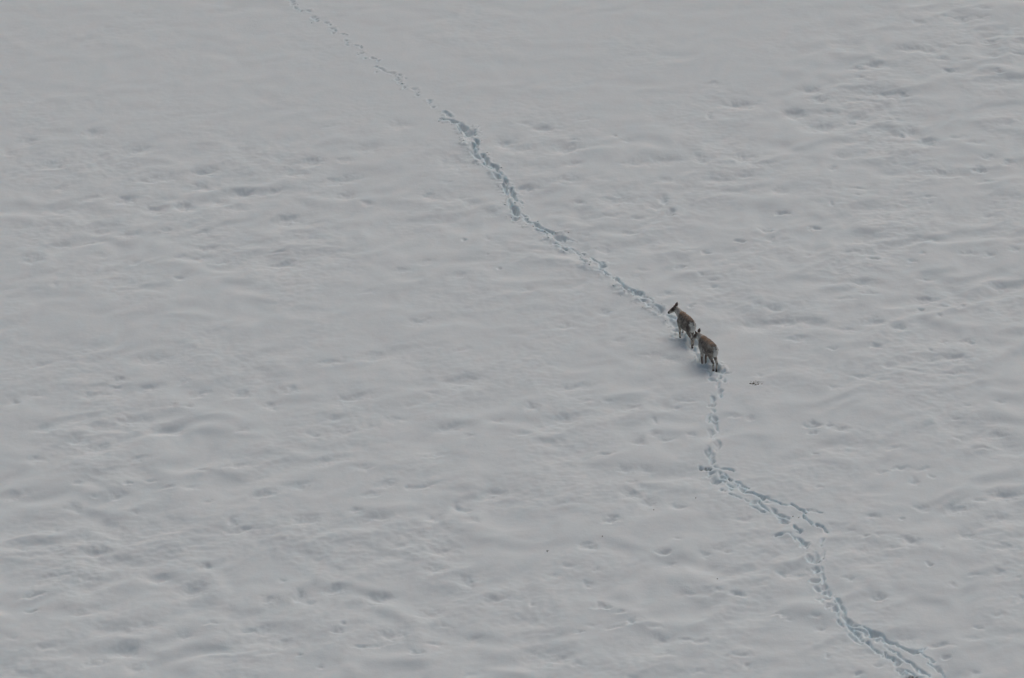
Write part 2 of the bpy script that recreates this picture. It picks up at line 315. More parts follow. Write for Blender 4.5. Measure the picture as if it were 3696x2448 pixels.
def trail_upper():
    k = 1.96
    for pts, w, d in [
        ([(100,50),(175,85)], (18,8), .12), ([(95,105),(135,108),(190,125)], (30,18), .20), ([(215,130),(260,165),(290,195)], (18,44), .28),
        ([(195,148),(238,185)], 15, .16), ([(255,185),(290,225)], 22, .25), ([(335,248),(345,310)], (26,16), .28), ([(308,278),(320,340)], (38,24), .26), ([(325,360),(345,385)], 24, .14),
        ([(378,350),(420,400),(470,450),(510,492)], (36,20), .28), ([(505,494),(555,502)], (12,6), .10), ([(388,412),(440,445)], 18, .18),
        ([(462,490),(495,525)], 26, .2), ([(542,520),(548,598)], (26,14), .3), ([(527,570),(540,630)], (26,18), .24), ([(572,588),(585,615)], 22, .2),
        ([(592,620),(608,680)], (34,22), .26), ([(570,672),(575,740)], 15, .2), ([(598,722),(615,770)], (44,50), .34), ([(650,770),(680,800)], 14, .15),
        ([(682,815),(770,858),(880,905),(960,945)], (14,20), .20), ([(960,945),(1035,972)], (12,5), .1), ([(765,880),(830,912)], 14, .16), ([(900,985),(970,1030)], 20, .17),
        ([(1000,1017),(1095,1065)], 10, .14), ([(1065,1082),(1115,1118)], (24,14), .18), ([(1140,1080),(1190,1112)], (12,26), .18), ([(1210,1165),(1250,1195),(1300,1228)], (20,8), .13),
        ([(1320,1220),(1370,1275),(1420,1302),(1490,1330)], (14,24), .2), ([(1490,1330),(1590,1392)], (16,6), .1), ([(1345,1252),(1398,1318)], (16,22), .2),
        ([(1512,1382),(1590,1432)], (26,14), .17), ([(1600,1420),(1640,1445)], 30, .2), ([(1690,1490),(1740,1510)], 22, .1)]:
        groove(C5(*pts), (w[0] / k, w[1] / k) if isinstance(w, tuple) else w / k, d, crumb=1.0)
    for x, y, w, h, d in [(288,195,66,62,.36), (625,805,42,34,.2), (910,932,66,44,.27), (946,946,40,30,.22), (1215,1130,44,40,.3), (1235,1112,26,22,.18), (1410,1315,44,36,.26), (1462,1325,52,32,.26),
                          (1622,1452,66,48,.26), (1640,1470,60,30,.2), (1095,1125,26,14,.1), (250,228,22,12,.1), (650,690,12,14,.08), (1700,1530,50,30,.14)]:
        p = C5((x, y))[0]
        pit(p[0], p[1], w / k, h / k, d, crumb=1.0)
    # heaps of thrown-out snow along the near side
    rnd = random.Random(4)
    line = C5((150,140),(240,250),(290,370),(420,470),(500,560),(560,700),(640,830),(800,930),(930,1030),(1090,1140),(1220,1200),(1330,1300),(1450,1370),(1560,1450),(1680,1530))
    for a, b in zip(line, line[1:]):
        for _ in range(4):
            t = rnd.random()
            x, y, z, kk = at(a[0] + (b[0] - a[0]) * t + rnd.gauss(3, 6), a[1] + (b[1] - a[1]) * t + rnd.gauss(-3, 4))
            r = rnd.uniform(.07, .2)
            s = window(x - 3 * r, x + 3 * r, y - 3 * r, y + 3 * r)
            q = np.exp(-(((WX[s] - x) / r) ** 2 + ((WY[s] - y) / r) ** 2))
            H[s] += rnd.uniform(.01, .035) * q * np.clip(1 - CARVE[s] * 8, 0, 1)
            CRUMB[s] = np.maximum(CRUMB[s], q)
trail_upper()

def trail_at_animals():
    k = 5.227
    groove(C1((300,500),(360,560),(430,610)), (16, 22), .14, crumb=.8)
    groove(C1((400,690),(470,760),(600,790)), 18, .17, crumb=.5)
    groove(C1((560,900),(640,960),(720,1010)), 20, .12, crumb=.3)
    groove(C1((735,1040),(770,1130),(860,1190),(880,1280)), (22, 12), .17, crumb=.4)
    groove(C1((860,1290),(930,1350),(1020,1420)), 12, .14, crumb=.3)
    groove(C1((1040,1470),(1120,1430),(1180,1400)), 14, .16, crumb=.3)
    groove(C1((1180,1370),(1230,1500)), (22, 8), .2, crumb=.3)
    groove(C1((1240,1500),(1310,1470)), 10, .12, crumb=.3)
    groove(C1((1310,1510),(1440,1495)), 9, .07, crumb=.2)
    for x, y, w, h, d in [(495,770,70,60,.14), (720,930,90,80,.18), (750,990,80,60,.16), (945,1320,110,60,.15), (1130,1410,100,80,.16)]:
        p = C1((x, y))[0]
        pit(p[0], p[1], w / k, h / k, d, crumb=.3)
trail_at_animals()

def trail_lower():
    k = 2.528
    for x, y, w, h, d in [(420,172,26,46,.2), (497,205,36,40,.2), (545,235,26,56,.16), (430,228,50,50,.18), (460,240,36,40,.16), (480,272,34,36,.14), (507,340,32,92,.24), (436,402,30,76,.24),
                          (440,462,40,34,.18), (402,466,26,28,.1), (436,512,34,30,.14), (406,575,32,84,.22), (455,568,40,42,.17), (458,615,50,30,.12), (472,655,28,84,.2), (420,732,36,84,.24), (404,700,26,30,.12),
                          (478,815,50,110,.2), (484,850,22,50,.14), (386,885,30,92,.24), (424,945,46,96,.24),
                          (328,1040,34,44,.26), (345,1046,24,24,.2), (380,1045,26,30,.22), (412,1040,34,34,.24), (430,1085,60,28,.16), (500,1080,28,30,.16), (605,1138,26,24,.28),
                          (440,1145,50,50,.18), (478,1165,44,40,.18), (400,1110,30,24,.12), (505,1242,28,26,.14), (530,1250,26,14,.08), (598,1235,30,18,.12), (705,1228,52,54,.24), (650,1180,22,30,.16), (890,1312,40,36,.24),
                          (808,1345,46,26,.16), (530,1165,50,24,.1), (1085,1520,46,40,.22), (1030,1500,40,22,.14), (1260,1440,26,22,.24), (1308,1512,28,28,.16)]:
        p = C6((x, y))[0]
        pit(p[0], p[1], w / k, h / k, d, crumb=.25)
    for pts, w, d in [
        ([(470,1018),(500,1040),(560,1045),(620,1055)], (22,34), .15), ([(500,1090),(515,1120),(560,1135)], (20,22), .16), ([(548,1100),(600,1135)], (8,16), .16),
        ([(560,1180),(640,1208)], 18, .1), ([(640,1155),(700,1190),(765,1220)], (18,10), .17), ([(590,1268),(640,1285),(685,1310)], (14,9), .12),
        ([(730,1245),(800,1265),(860,1300),(945,1305)], (14,40), .2), ([(955,1315),(1030,1345),(1125,1385)], (26,8), .14), ([(735,1310),(770,1330)], 10, .08),
        ([(775,1368),(830,1405),(895,1432)], (10,15), .13), ([(855,1342),(900,1385),(950,1425)], (24,16), .16), ([(970,1395),(1030,1450),(1075,1480)], (22,38), .2), ([(1075,1480),(1135,1498)], (20,12), .12),
        ([(1150,1368),(1200,1385),(1240,1420),(1285,1455)], (14,20), .2), ([(1285,1425),(1340,1415),(1435,1440)], (22,18), .12), ([(1270,1475),(1290,1505),(1325,1530)], (16,26), .17),
        ([(1005,1485),(1050,1510)], 16, .14), ([(930,1350),(990,1360)], 18, .07)]:
        groove(C6(*pts), (w[0] / k, w[1] / k) if isinstance(w, tuple) else w / k, d, crumb=.3)
    k = 2.42
    for x, y, w, h, d in [(190,200,56,44,.2), (332,292,46,26,.18), (556,297,38,26,.2), (150,318,66,26,.12), (295,345,22,30,.16), (372,395,66,56,.24), (400,428,22,24,.22), (528,360,28,60,.14), (515,405,28,24,.12),
                          (478,520,44,90,.26), (480,562,20,24,.24), (540,495,30,66,.2), (395,510,30,70,.14), (432,540,50,50,.14), (505,510,50,30,.16), (475,636,50,28,.2), (450,612,50,26,.14), (515,620,30,40,.14), (530,700,26,80,.2),
                          (465,712,56,50,.17), (495,785,80,40,.16), (548,765,44,46,.16), (545,828,40,34,.16), (590,830,44,44,.18), (572,872,44,30,.14), (638,970,42,46,.2), (640,905,30,28,.12), (655,1010,24,24,.12),
                          (530,900,40,50,.1), (575,935,30,26,.12), (790,1095,56,30,.2), (500,880,60,20,.08), (600,935,30,20,.1), (905,1180,50,40,.14), (975,1195,60,36,.22), (1140,1268,76,34,.2), (1325,1345,76,36,.24), (1005,1348,36,22,.14),
                          (1490,1414,40,24,.18), (1190,1430,64,56,.22), (1165,1410,40,30,.14), (1215,1495,60,30,.14), (1240,1530,66,34,.18), (1355,1490,38,30,.16), (1388,1518,34,20,.12), (1448,1545,34,20,.12), (1540,1490,46,46,.2), (1555,1505,30,26,.16),
                          (1010,1240,40,26,.1), (700,1110,24,26,.1), (800,1215,40,26,.1)]:
        p = C7((x, y))[0]
        pit(p[0], p[1], w / k, h / k, d, crumb=.35)
    for pts, w, d in [
        ([(270,225),(305,265),(345,300)], (24,20), .16), ([(485,212),(535,255),(550,300)], (16,18), .17), ([(180,295),(260,300)], 18, .06), ([(320,340),(360,385)], (18,34), .2), ([(260,310),(295,350)], 20, .14),
        ([(640,850),(695,940),(725,1020),(780,1095)], (22,44), .17), ([(790,1098),(850,1110)], 22, .12), ([(655,1055),(680,1095),(705,1120)], (24,14), .15), ([(740,1105),(800,1165),(880,1235)], (14,24), .14), ([(820,1140),(900,1190)], 26, .1),
        ([(885,1118),(940,1150),(1000,1195)], (22,70), .2), ([(990,1165),(1110,1245),(1235,1300)], (46,34), .18), ([(1235,1300),(1330,1345)], (28,56), .2), ([(1340,1335),(1445,1306)], (20,8), .08),
        ([(1375,1345),(1430,1380),(1490,1412)], (10,20), .13), ([(780,1205),(830,1245),(885,1268)], (26,10), .1), ([(918,1258),(960,1295),(1015,1335)], (22,14), .15), ([(990,1350),(1080,1385),(1160,1440)], (12,8), .08),
        ([(1060,1350),(1110,1380),(1190,1420)], (18,42), .17), ([(1160,1350),(1250,1405),(1320,1460),(1355,1492)], (16,26), .17), ([(1060,1288),(1120,1325),(1185,1352)], 14, .1), ([(1375,1492),(1420,1520),(1470,1550)], (20,12), .12),
        ([(1452,1440),(1500,1465),(1540,1490)], (10,18), .12), ([(1570,1502),(1592,1530),(1605,1570)], (14,18), .14), ([(1185,1490),(1220,1525)], 16, .14), ([(1270,1500),(1330,1545),(1400,1570)], (10,24), .2), ([(1000,1210),(1060,1250)], 22, .1)]:
        groove(C7(*pts), (w[0] / k, w[1] / k) if isinstance(w, tuple) else w / k, d, crumb=.35)
    p = C7((1325, 1560))[0]
    pit(p[0], p[1], 70, 16, .3)
trail_lower()
# where a hoof broke through to the ground
for x, y, w, h in [(330,1052,26,20), (350,1046,14,12), (384,1042,24,22), (414,1038,30,22), (612,1142,20,16), (590,1128,26,10), (1262,1444,30,18)]:
    p = C6((x, y))[0]
    soil(p[0], p[1], w / 2.528, h / 2.528, .8)
soil(3296, 2443, 40, 12, 1.0)
soil(2728, 1382, 34, 8, .35)
pit(2732, 1384, 44, 12, .045)

# broken snow along the fresh track
H += CRUMB * (.026 * perlin(XX / .19, YY / .19, 51) + .020 * perlin(XX / .09, YY / .09, 52)) + CRUMB * .010

def ground_z(x, y):
    i = int(np.clip(round(OX + (x - xf[0]) / DX), 0, NX - 1)); j = int(np.clip(round(OY + (y - yf[0]) / DY), 0, NY - 1))
    return float(H[j, i])

# ------------------------------------------------------------------ materials
def node(nt, kind, **kw):
    n = nt.nodes.new(kind)
    for k, v in kw.items():
        setattr(n, k, v)
    return n
def material(name):
    m = bpy.data.materials.new(name)
    m.use_nodes = True
    t = m.node_tree
    return m, t, t.nodes['Principled BSDF']

def snow_material(name, use_soil=True):
    m, t, b = material(name)
    co = node(t, 'ShaderNodeTexCoord')
    n1 = node(t, 'ShaderNodeTexNoise'); n1.inputs['Scale'].default_value = 1.3; n1.inputs['Detail'].default_value = 4
    t.links.new(co.outputs['Object'], n1.inputs['Vector'])
    cr = node(t, 'ShaderNodeValToRGB')
    cr.color_ramp.elements[0].position = .3; cr.color_ramp.elements[0].color = (.812, .863, .878, 1)
    cr.color_ramp.elements[1].position = .7; cr.color_ramp.elements[1].color = (.834, .868, .876, 1)
    t.links.new(n1.outputs[0], cr.inputs[0])
    last = cr.outputs[0]
    if use_soil:
        at_ = node(t, 'ShaderNodeAttribute', attribute_name='soil')
        mx = node(t, 'ShaderNodeMixRGB')
        n3 = node(t, 'ShaderNodeTexNoise'); n3.inputs['Scale'].default_value = 30
        t.links.new(co.outputs['Object'], n3.inputs['Vector'])
        c3 = node(t, 'ShaderNodeValToRGB')
        c3.color_ramp.elements[0].position = .35; c3.color_ramp.elements[0].color = (.05, .038, .028, 1)
        c3.color_ramp.elements[1].position = .7; c3.color_ramp.elements[1].color = (.16, .13, .085, 1)
        t.links.new(n3.outputs[0], c3.inputs[0])
        t.links.new(at_.outputs['Fac'], mx.inputs[0]); t.links.new(last, mx.inputs[1]); t.links.new(c3.outputs[0], mx.inputs[2])
        last = mx.outputs[0]
    t.links.new(last, b.inputs['Base Color'])
    b.inputs['Roughness'].default_value = .75
    b.subsurface_method = 'BURLEY'
    b.inputs['Subsurface Weight'].default_value = .7
    b.inputs['Subsurface Radius'].default_value = (.35, .78, 1.0)
    b.inputs['Subsurface Scale'].default_value = .08
    b.inputs['Specular IOR Level'].default_value = .15
    nb = node(t, 'ShaderNodeTexNoise'); nb.inputs['Scale'].default_value = 22; nb.inputs['Detail'].default_value = 5
    t.links.new(co.outputs['Object'], nb.inputs['Vector'])
    bu = node(t, 'ShaderNodeBump'); bu.inputs['Strength'].default_value = .35; bu.inputs['Distance'].default_value = .012
    t.links.new(nb.outputs[0], bu.inputs['Height'])
    t.links.new(bu.outputs[0], b.inputs['Normal'])
    return m

SNOW = snow_material('snow')
SNOW2 = snow_material('snow_crumb', False)

def fast_mesh(name, verts, faces, n):
    me = bpy.data.meshes.new(name)
    nv, nf = len(verts), len(faces)
    me.vertices.add(nv); me.vertices.foreach_set('co', np.ascontiguousarray(verts, np.float32).ravel())
    me.loops.add(nf * n); me.loops.foreach_set('vertex_index', np.ascontiguousarray(faces, np.int32).ravel())
    me.polygons.add(nf); me.polygons.foreach_set('loop_start', np.arange(0, nf * n, n, dtype=np.int32))
    me.polygons.foreach_set('use_smooth', np.ones(nf, dtype=bool))
    me.update(calc_edges=True)
    return me

# ------------------------------------------------------------------ reindeer
def tube(P, seg=16, caps=True):
    """P: list of (centre, radius_side, radius_up) ; lofted, rounded at both ends"""
    C = [Vector(p[0]) for p in P]
    V, F = [], []
    rings = []
    first = (C[1] - C[0]).normalized(); last = (C[-1] - C[-2]).normalized()
    st = []
    for a in (80, 60, 35):                         # rounded start
        st.append((C[0] - first * P[0][1] * math.sin(rad(a)), P[0][1] * math.cos(rad(a)), P[0][2] * math.cos(rad(a)), first))
    for i, p in enumerate(P):
        d = (C[min(i + 1, len(C) - 1)] - C[max(i - 1, 0)]).normalized()
        st.append((C[i], p[1], p[2], d))
    for a in (35, 60, 80):
        st.append((C[-1] + last * P[-1][1] * math.sin(rad(a)), P[-1][1] * math.cos(rad(a)), P[-1][2] * math.cos(rad(a)), last))
    for c, r1, r2, d in st:
        up = Vector((0, 0, 1))
        if abs(d.z) > .8:
            up = Vector((1, 0, 0))
        side = d.cross(up).normalized(); up = side.cross(d).normalized()
        ring = []
        for k in range(seg):
            a = 2 * math.pi * k / seg
            ring.append(len(V)); V.append(c + side * math.cos(a) * r1 + up * math.sin(a) * r2)
        rings.append(ring)
    for A, B in zip(rings, rings[1:]):
        for k in range(seg):
            F.append((A[k], A[(k + 1) % seg], B[(k + 1) % seg], B[k]))
    F.append(tuple(reversed(rings[0]))); F.append(tuple(rings[-1]))
    return V, F

def merge(parts):
    V, F = [], []
    for v, f in parts:
        o = len(V); V += v; F += [tuple(i + o for i in q) for q in f]
    return V, F

def simple(name, VF, mat, parent=None, smooth=True):
    me = bpy.data.meshes.new(name)
    me.from_pydata([tuple(v) for v in VF[0]], [], VF[1])
    if smooth:
        me.polygons.foreach_set('use_smooth', [True] * len(me.polygons))
    me.materials.append(mat); me.update()
    o = bpy.data.objects.new(name, me)
    COL.objects.link(o)
    if parent:
        o.parent = parent
    return o

def fur_material():
    m, t, b = material('reindeer_fur')
    a = node(t, 'ShaderNodeAttribute', attribute_name='coat')
    co = node(t, 'ShaderNodeTexCoord')
    mp = node(t, 'ShaderNodeMapping'); mp.inputs['Scale'].default_value = (14, 30, 12)
    n = node(t, 'ShaderNodeTexNoise'); n.inputs['Scale'].default_value = 2.2; n.inputs['Detail'].default_value = 5; n.inputs['Distortion'].default_value = 1.2
    t.links.new(co.outputs['Object'], mp.inputs[0]); t.links.new(mp.outputs[0], n.inputs['Vector'])
    r = node(t, 'ShaderNodeMapRange'); r.inputs['From Min'].default_value = .3; r.inputs['From Max'].default_value = .7
    r.inputs['To Min'].default_value = .72; r.inputs['To Max'].default_value = 1.28
    t.links.new(n.outputs[0], r.inputs[0])
    mu = node(t, 'ShaderNodeMixRGB', blend_type='MULTIPLY'); mu.inputs[0].default_value = 1
    t.links.new(a.outputs['Color'], mu.inputs[1]); t.links.new(r.outputs[0], mu.inputs[2])
    t.links.new(mu.outputs[0], b.inputs['Base Color'])
    b.inputs['Roughness'].default_value = .9
    b.inputs['Specular IOR Level'].default_value = .1
    b.inputs['Sheen Weight'].default_value = .25
    b.inputs['Sheen Roughness'].default_value = .5
    bu = node(t, 'ShaderNodeBump'); bu.inputs['Strength'].default_value = .6; bu.inputs['Distance'].default_value = .02
    t.links.new(n.outputs[0], bu.inputs['Height']); t.links.new(bu.outputs[0], b.inputs['Normal'])
    return m
def flat_material(name, col, rough_=.6, scale=40, var=.25):
    m, t, b = material(name)
    co = node(t, 'ShaderNodeTexCoord')
    n = node(t, 'ShaderNodeTexNoise'); n.inputs['Scale'].default_value = scale; n.inputs['Detail'].default_value = 3
    t.links.new(co.outputs['Object'], n.inputs['Vector'])
    cr = node(t, 'ShaderNodeValToRGB')
    cr.color_ramp.elements[0].position = .3; cr.color_ramp.elements[0].color = tuple(c * (1 - var) for c in col) + (1,)
    cr.color_ramp.elements[1].position = .7; cr.color_ramp.elements[1].color = tuple(c * (1 + var) for c in col) + (1,)
    t.links.new(n.outputs[0], cr.inputs[0]); t.links.new(cr.outputs[0], b.inputs['Base Color'])
    b.inputs['Roughness'].default_value = rough_
    return m
FUR = fur_material()
HOOF = flat_material('hoof_horn', (.035, .03, .03), .5)
EYE = flat_material('eye_dark', (.012, .01, .01), .15, 5, .1)
EAR = flat_material('ear_fur', (.17, .135, .12), .9, 60, .35)
TAILM = flat_material('tail_fur', (.30, .28, .26), .9, 50, .3)

TORSO_ = [(-.475, .69, .05, .045), (-.455, .665, .12, .085), (-.39, .635, .185, .130), (-.28, .61, .215, .165), (-.13, .59, .24, .190), (.02, .58, .245, .192),
         (.15, .60, .225, .175), (.27, .63, .19, .145), (.36, .66, .145, .105), (.42, .68, .08, .065)]

TORSO = [(.08 + (x - .08) * .87, z, hh, hw * .90) for x, z, hh, hw in TORSO_]

def noise3(P, s, seed):
    return (perlin(P[:, 0] * s + 7.7, P[:, 2] * s + P[:, 1] * s * .6, seed) + perlin(P[:, 1] * s + 3.1, P[:, 2] * s - P[:, 0] * s * .5, seed + 1)) * .7

def reindeer(label, loc, heading, pose, group, scale=1.0, seed=1):
    root = bpy.data.objects.new('reindeer', None)
    COL.objects.link(root)
    root.location = loc
    root.rotation_euler = (0, 0, heading)
    root.scale = (scale,) * 3
    root['label'] = label; root['category'] = 'reindeer'; root['group'] = group
    parts = [tube([((x, 0, z), hw, hh) for x, z, hh, hw in TORSO], 24)]
    # a hump of hair over the shoulders, a keeled brisket
    parts.append(tube([((.02, 0, .77), .07, .045), ((.2, 0, .775), .085, .055), ((.34, 0, .745), .08, .06)], 14))
    parts.append(tube([((-.31, 0, .76), .085, .065), ((-.17, 0, .77), .075, .05), ((0, 0, .77), .06, .04)], 14))
    NK = pose['neck']
    parts.append(tube([(p, r, r * 1.15) for p, r in NK], 16))
    HD = pose['head']                              # poll, brow, mid, muzzle
    parts.append(tube([(HD[0], .072, .082), (HD[1], .066, .078), (HD[2], .050, .060), (HD[3], .042, .044)], 16))
    for leg in pose['legs']:
        parts.append(tube([(p, r, r * f) for p, r, f in leg], 14))
    V, F = merge(parts)
    me = bpy.data.meshes.new('tmp')
    me.from_pydata([tuple(v) for v in V], [], F); me.update()
    tmp = bpy.data.objects.new('tmp', me); COL.objects.link(tmp)
    md = tmp.modifiers.new('r', 'REMESH'); md.mode = 'VOXEL'; md.voxel_size = .011
    ms = tmp.modifiers.new('s', 'SMOOTH'); ms.iterations = 4; ms.factor = .6
    dg = bpy.context.evaluated_depsgraph_get(); dg.update()
    body = bpy.data.meshes.new_from_object(tmp.evaluated_get(dg))
    bpy.data.objects.remove(tmp, do_unlink=True)
    body.name = 'body'
    n = len(body.vertices)
    P = np.empty(n * 3, np.float32); body.vertices.foreach_get('co', P); P = P.reshape(-1, 3).astype(float)
    Nn = np.empty(n * 3, np.float32); body.vertices.foreach_get('normal', Nn); Nn = Nn.reshape(-1, 3)
    # shaggy outline
    tor = np.clip((P[:, 2] - .33) / .1, 0, 1) * np.clip((.6 - P[:, 0]) / .1, 0, 1)
    d = .009 * noise3(P, 22, seed * 10 + 3) + .006 * noise3(P, 45, seed * 10 + 5)
    Pn = P + Nn * (d * tor)[:, None]
    body.vertices.foreach_set('co', Pn.astype(np.float32).ravel())
    # coat colours
    x, y, z = P[:, 0], P[:, 1], P[:, 2]
    A = lambda *c: np.array(c)[None, :]
    def mixc(c, col, w):
        w = np.clip(w, 0, 1)[:, None]
        return c * (1 - w) + col * w
    sm = lambda e0, e1, v: np.clip((v - e0) / (e1 - e0), 0, 1) ** 2 * (3 - 2 * np.clip((v - e0) / (e1 - e0), 0, 1))
    nz = noise3(P, 6, seed * 10 + 1); nf = noise3(P, 18, seed * 10 + 7)
    c = np.repeat(A(.24, .205, .175), n, 0)
    st = perlin(x * 16 + 2 * nz, z * 5 + y * 4, seed * 10 + 9)
    c = mixc(c, A(.085, .069, .063), .56 + .9 * nf + .4 * nz + .7 * st)
    c = mixc(c, A(.42, .375, .32), 1.3 * nz + .8 * nf - pose.get('dark', .05))
    c = mixc(c, A(.38, .235, .15), sm(.75, .82, z) * (.3 + .65 * sm(-.1, .2, x) + nf + .5 * nz) * .85 * (1 - sm(.08, .15, np.abs(y))))          # rusty back line
    c = mixc(c, A(.46, .44, .41), (1 - sm(.32, .46, z + .25 * nz)) * .75 * sm(-.35, .0, x))                 # paler belly
    c = mixc(c, A(.56, .54, .50), pose.get('pale_shoulder', .3) * (1 - sm(.48, .64, z + .1 * nz)) * sm(.0, .15, x) * (1 - sm(.34, .44, x)))
    leg = (1 - sm(.34, .42, z)) * (1 - ((np.abs(x + .05) < .17) & (z > .3)))
    c = mixc(c, A(.52, .47, .41), leg * .9)
    c = mixc(c, A(.15, .115, .10), leg * sm(.0, .14, .5 * nz + .35 * nf + .0))
    c = c * (1 + .3 * leg)[:, None]
    c = mixc(c, A(.09, .07, .065), 1 - sm(.04, .12, z + .05 * nz))
    c = mixc(c, A(.74, .72, .68), (1 - sm(-.37, -.31, x + .05 * nz + .03 * nf)) * (1 - sm(.07, .105, np.abs(y) + .03 * nz)) * sm(.28, .42, z) * (1 - sm(.76, .81, z)))   # rump
    neck0 = Vector(NK[0][0])
    nk = sm(.24, .33, x + .05 * nz)
    c = mixc(c, A(.70, .68, .64), nk)
    c = mixc(c, A(.36, .30, .25), nk * sm(.05, .09, z - .70 - .6 * (x - .36)) * .5)
    # the head
    p0 = np.array(HD[0]); p3 = np.array(HD[3]); ax = p3 - p0; L = np.linalg.norm(ax); ax = ax / L
    t = (P - p0) @ ax / L
    rr = P - p0 - np.outer((P - p0) @ ax, ax)
    upv = np.array([0, 0, 1.0]) - ax * ax[2]; upv /= np.linalg.norm(upv)
    upc = rr @ upv
    on = (np.linalg.norm(rr, axis=1) < .10) & (t > -.35)
    onf = on.astype(float)
    c = mixc(c, A(.58, .56, .52), onf * sm(-.1, .2, t))
    c = mixc(c, A(.14, .105, .085), onf * sm(-.15, .1, t) * sm(-.005, .03, upc))                            # dark crown and bridge
    c = mixc(c, A(.075, .06, .055), onf * np.exp(-((t - .30) / .2) ** 2) * sm(-.03, .01, upc))              # round the eye
    c = mixc(c, A(.42, .39, .36), onf * np.exp(-((t - .72) / .12) ** 2) * .7)
    c = mixc(c, A(.035, .03, .035), onf * sm(.92, 1.0, t))
    ca = body.color_attributes.new('coat', 'FLOAT_COLOR', 'POINT')
    ca.data.foreach_set('color', np.concatenate([c, np.ones((n, 1))], 1).astype(np.float32).ravel())
    body.polygons.foreach_set('use_smooth', np.ones(len(body.polygons), dtype=bool))
    body.materials.clear(); body.materials.append(FUR)
    bo = bpy.data.objects.new('body', body); COL.objects.link(bo); bo.parent = root
    # ears: cupped leaves
    axv = Vector(ax); side = axv.cross(Vector((0, 0, 1))).normalized(); up = side.cross(axv).normalized()
    for s in (-1, 1):
        base = Vector(HD[0]) + side * s * .058 + up * .045 - axv * .01
        dr = (side * s * .38 + up * .3 + Vector((0, 0, .8)) - axv * (.65 if s > 0 else .05)).normalized()
        facing = (axv * .35 + side * s * 1.0 + Vector((0, 0, -.1))).normalized()
        across = dr.cross(facing).normalized(); facing = across.cross(dr).normalized()
        Vv, Ff = [], []
        rows = [(-.02, .022), (.025, .038), (.06, .044), (.10, .033), (.14, .006)]
        nseg = 7
        for layer in (0, 1):
            for l, w in rows:
                for k in range(nseg):
                    u = -1 + 2 * k / (nseg - 1)
                    cup = (1 - u * u) * w * .55
                    Vv.append(base + dr * l + across * u * w - facing * (cup + layer * .006))
        R = len(rows)
        for layer in (0, 1):
            o = layer * R * nseg
            for i in range(R - 1):
                for k in range(nseg - 1):
                    q = (o + i * nseg + k, o + i * nseg + k + 1, o + (i + 1) * nseg + k + 1, o + (i + 1) * nseg + k)
                    Ff.append(q if layer == 0 else tuple(reversed(q)))
        o = R * nseg
        for i in range(R - 1):
            for k in (0, nseg - 1):
                Ff.append((i * nseg + k, (i + 1) * nseg + k, o + (i + 1) * nseg + k, o + i * nseg + k))
        for i in (0, R - 1):
            for k in range(nseg - 1):
                Ff.append((i * nseg + k, i * nseg + k + 1, o + i * nseg + k + 1, o + i * nseg + k))
        simple('ear', (Vv, Ff), EAR, root)
        e = Vector(HD[1]) + side * s * .056 + up * .022 + axv * .01
        simple('eye', tube([(e - axv * .004, .011, .011), (e + axv * .004, .011, .011)], 12), EYE, root)
    simple('tail', tube([((-.385, 0, .765), .024, .02), ((-.42, 0, .725), .028, .02), ((-.425, 0, .675), .014, .01)], 12), TAILM, root)
    for leg in pose['legs']:
        e = Vector(leg[-1][0]); pr = Vector(leg[-2][0])
        f = pose.get('hoofdir', Vector((1, 0, 0)))
        for s in (-1, 1):                          # two toes
            pass
        toes = []
        for s in (-1, 1):
            toes.append(tube([(e + Vector((-.010, s * .010, .008)), .013, .016), (e + Vector((.016, s * .011, -.004)), .011, .010), (e + Vector((.034, s * .010, -.008)), .007, .006)], 10))
        toes.append(tube([(e + Vector((-.026, -.010, .03)), .007, .01), (e + Vector((-.026, .010, .03)), .007, .01)], 8))
        simple('hoof', merge(toes), HOOF, root)
    return root

def lg(*pts):
    R = [(.10, 1.2), (.056, 1.15), (.030, 1.0), (.022, 1.0), (.022, .9)]
    return [(p, R[i][0], R[i][1]) for i, p in enumerate(pts)]
def lh(*pts):
    R = [(.10, 1.2), (.056, 1.15), (.031, 1.1), (.023, 1.0), (.022, .9)]
    return [(p, R[i][0], R[i][1]) for i, p in enumerate(pts)]

POSE1 = dict(
    neck=[((.22, 0, .65), .135), ((.33, .01, .70), .108), ((.41, .03, .755), .086), ((.45, .055, .79), .078)],
    head=[(.465, .07, .82), (.505, .115, .80), (.555, .175, .735), (.595, .22, .675)],
    legs=[lg((.20, .08, .56), (.17, .09, .38), (.20, .09, .22), (.18, .09, .09), (.18, .09, .03)),
          lg((.20, -.08, .56), (.20, -.08, .38), (.31, -.07, .26), (.29, -.07, .15), (.31, -.07, .10)),
          lh((-.24, .065, .60), (-.26, .075, .40), (-.41, .055, .27), (-.41, .05, .09), (-.45, .05, .01)),
          lh((-.24, -.065, .60), (-.23, -.06, .42), (-.38, -.03, .27), (-.35, -.03, .09), (-.33, -.03, .01))],
    dark=.1, pale_shoulder=.5)
POSE2 = dict(
    neck=[((.22, 0, .64), .14), ((.31, .01, .68), .12), ((.38, .03, .72), .098), ((.41, .045, .75), .086)],
    head=[(.43, .05, .775), (.475, .08, .745), (.54, .12, .66), (.58, .145, .59)],
    legs=[lg((.20, .08, .56), (.16, .08, .34), (.19, .075, .16), (.17, .075, .0), (.18, .075, -.08)),
          lg((.20, -.08, .56), (.16, -.07, .34), (.15, -.03, .17), (.13, -.03, .02), (.15, -.03, -.06)),
          lh((-.24, .065, .60), (-.25, .075, .40), (-.39, .06, .27), (-.38, .055, .08), (-.37, .05, .01)),
          lh((-.24, -.065, .60), (-.26, -.065, .40), (-.42, -.035, .26), (-.43, -.02, .08), (-.43, -.02, .01))],
    dark=-.02, pale_shoulder=1.0)

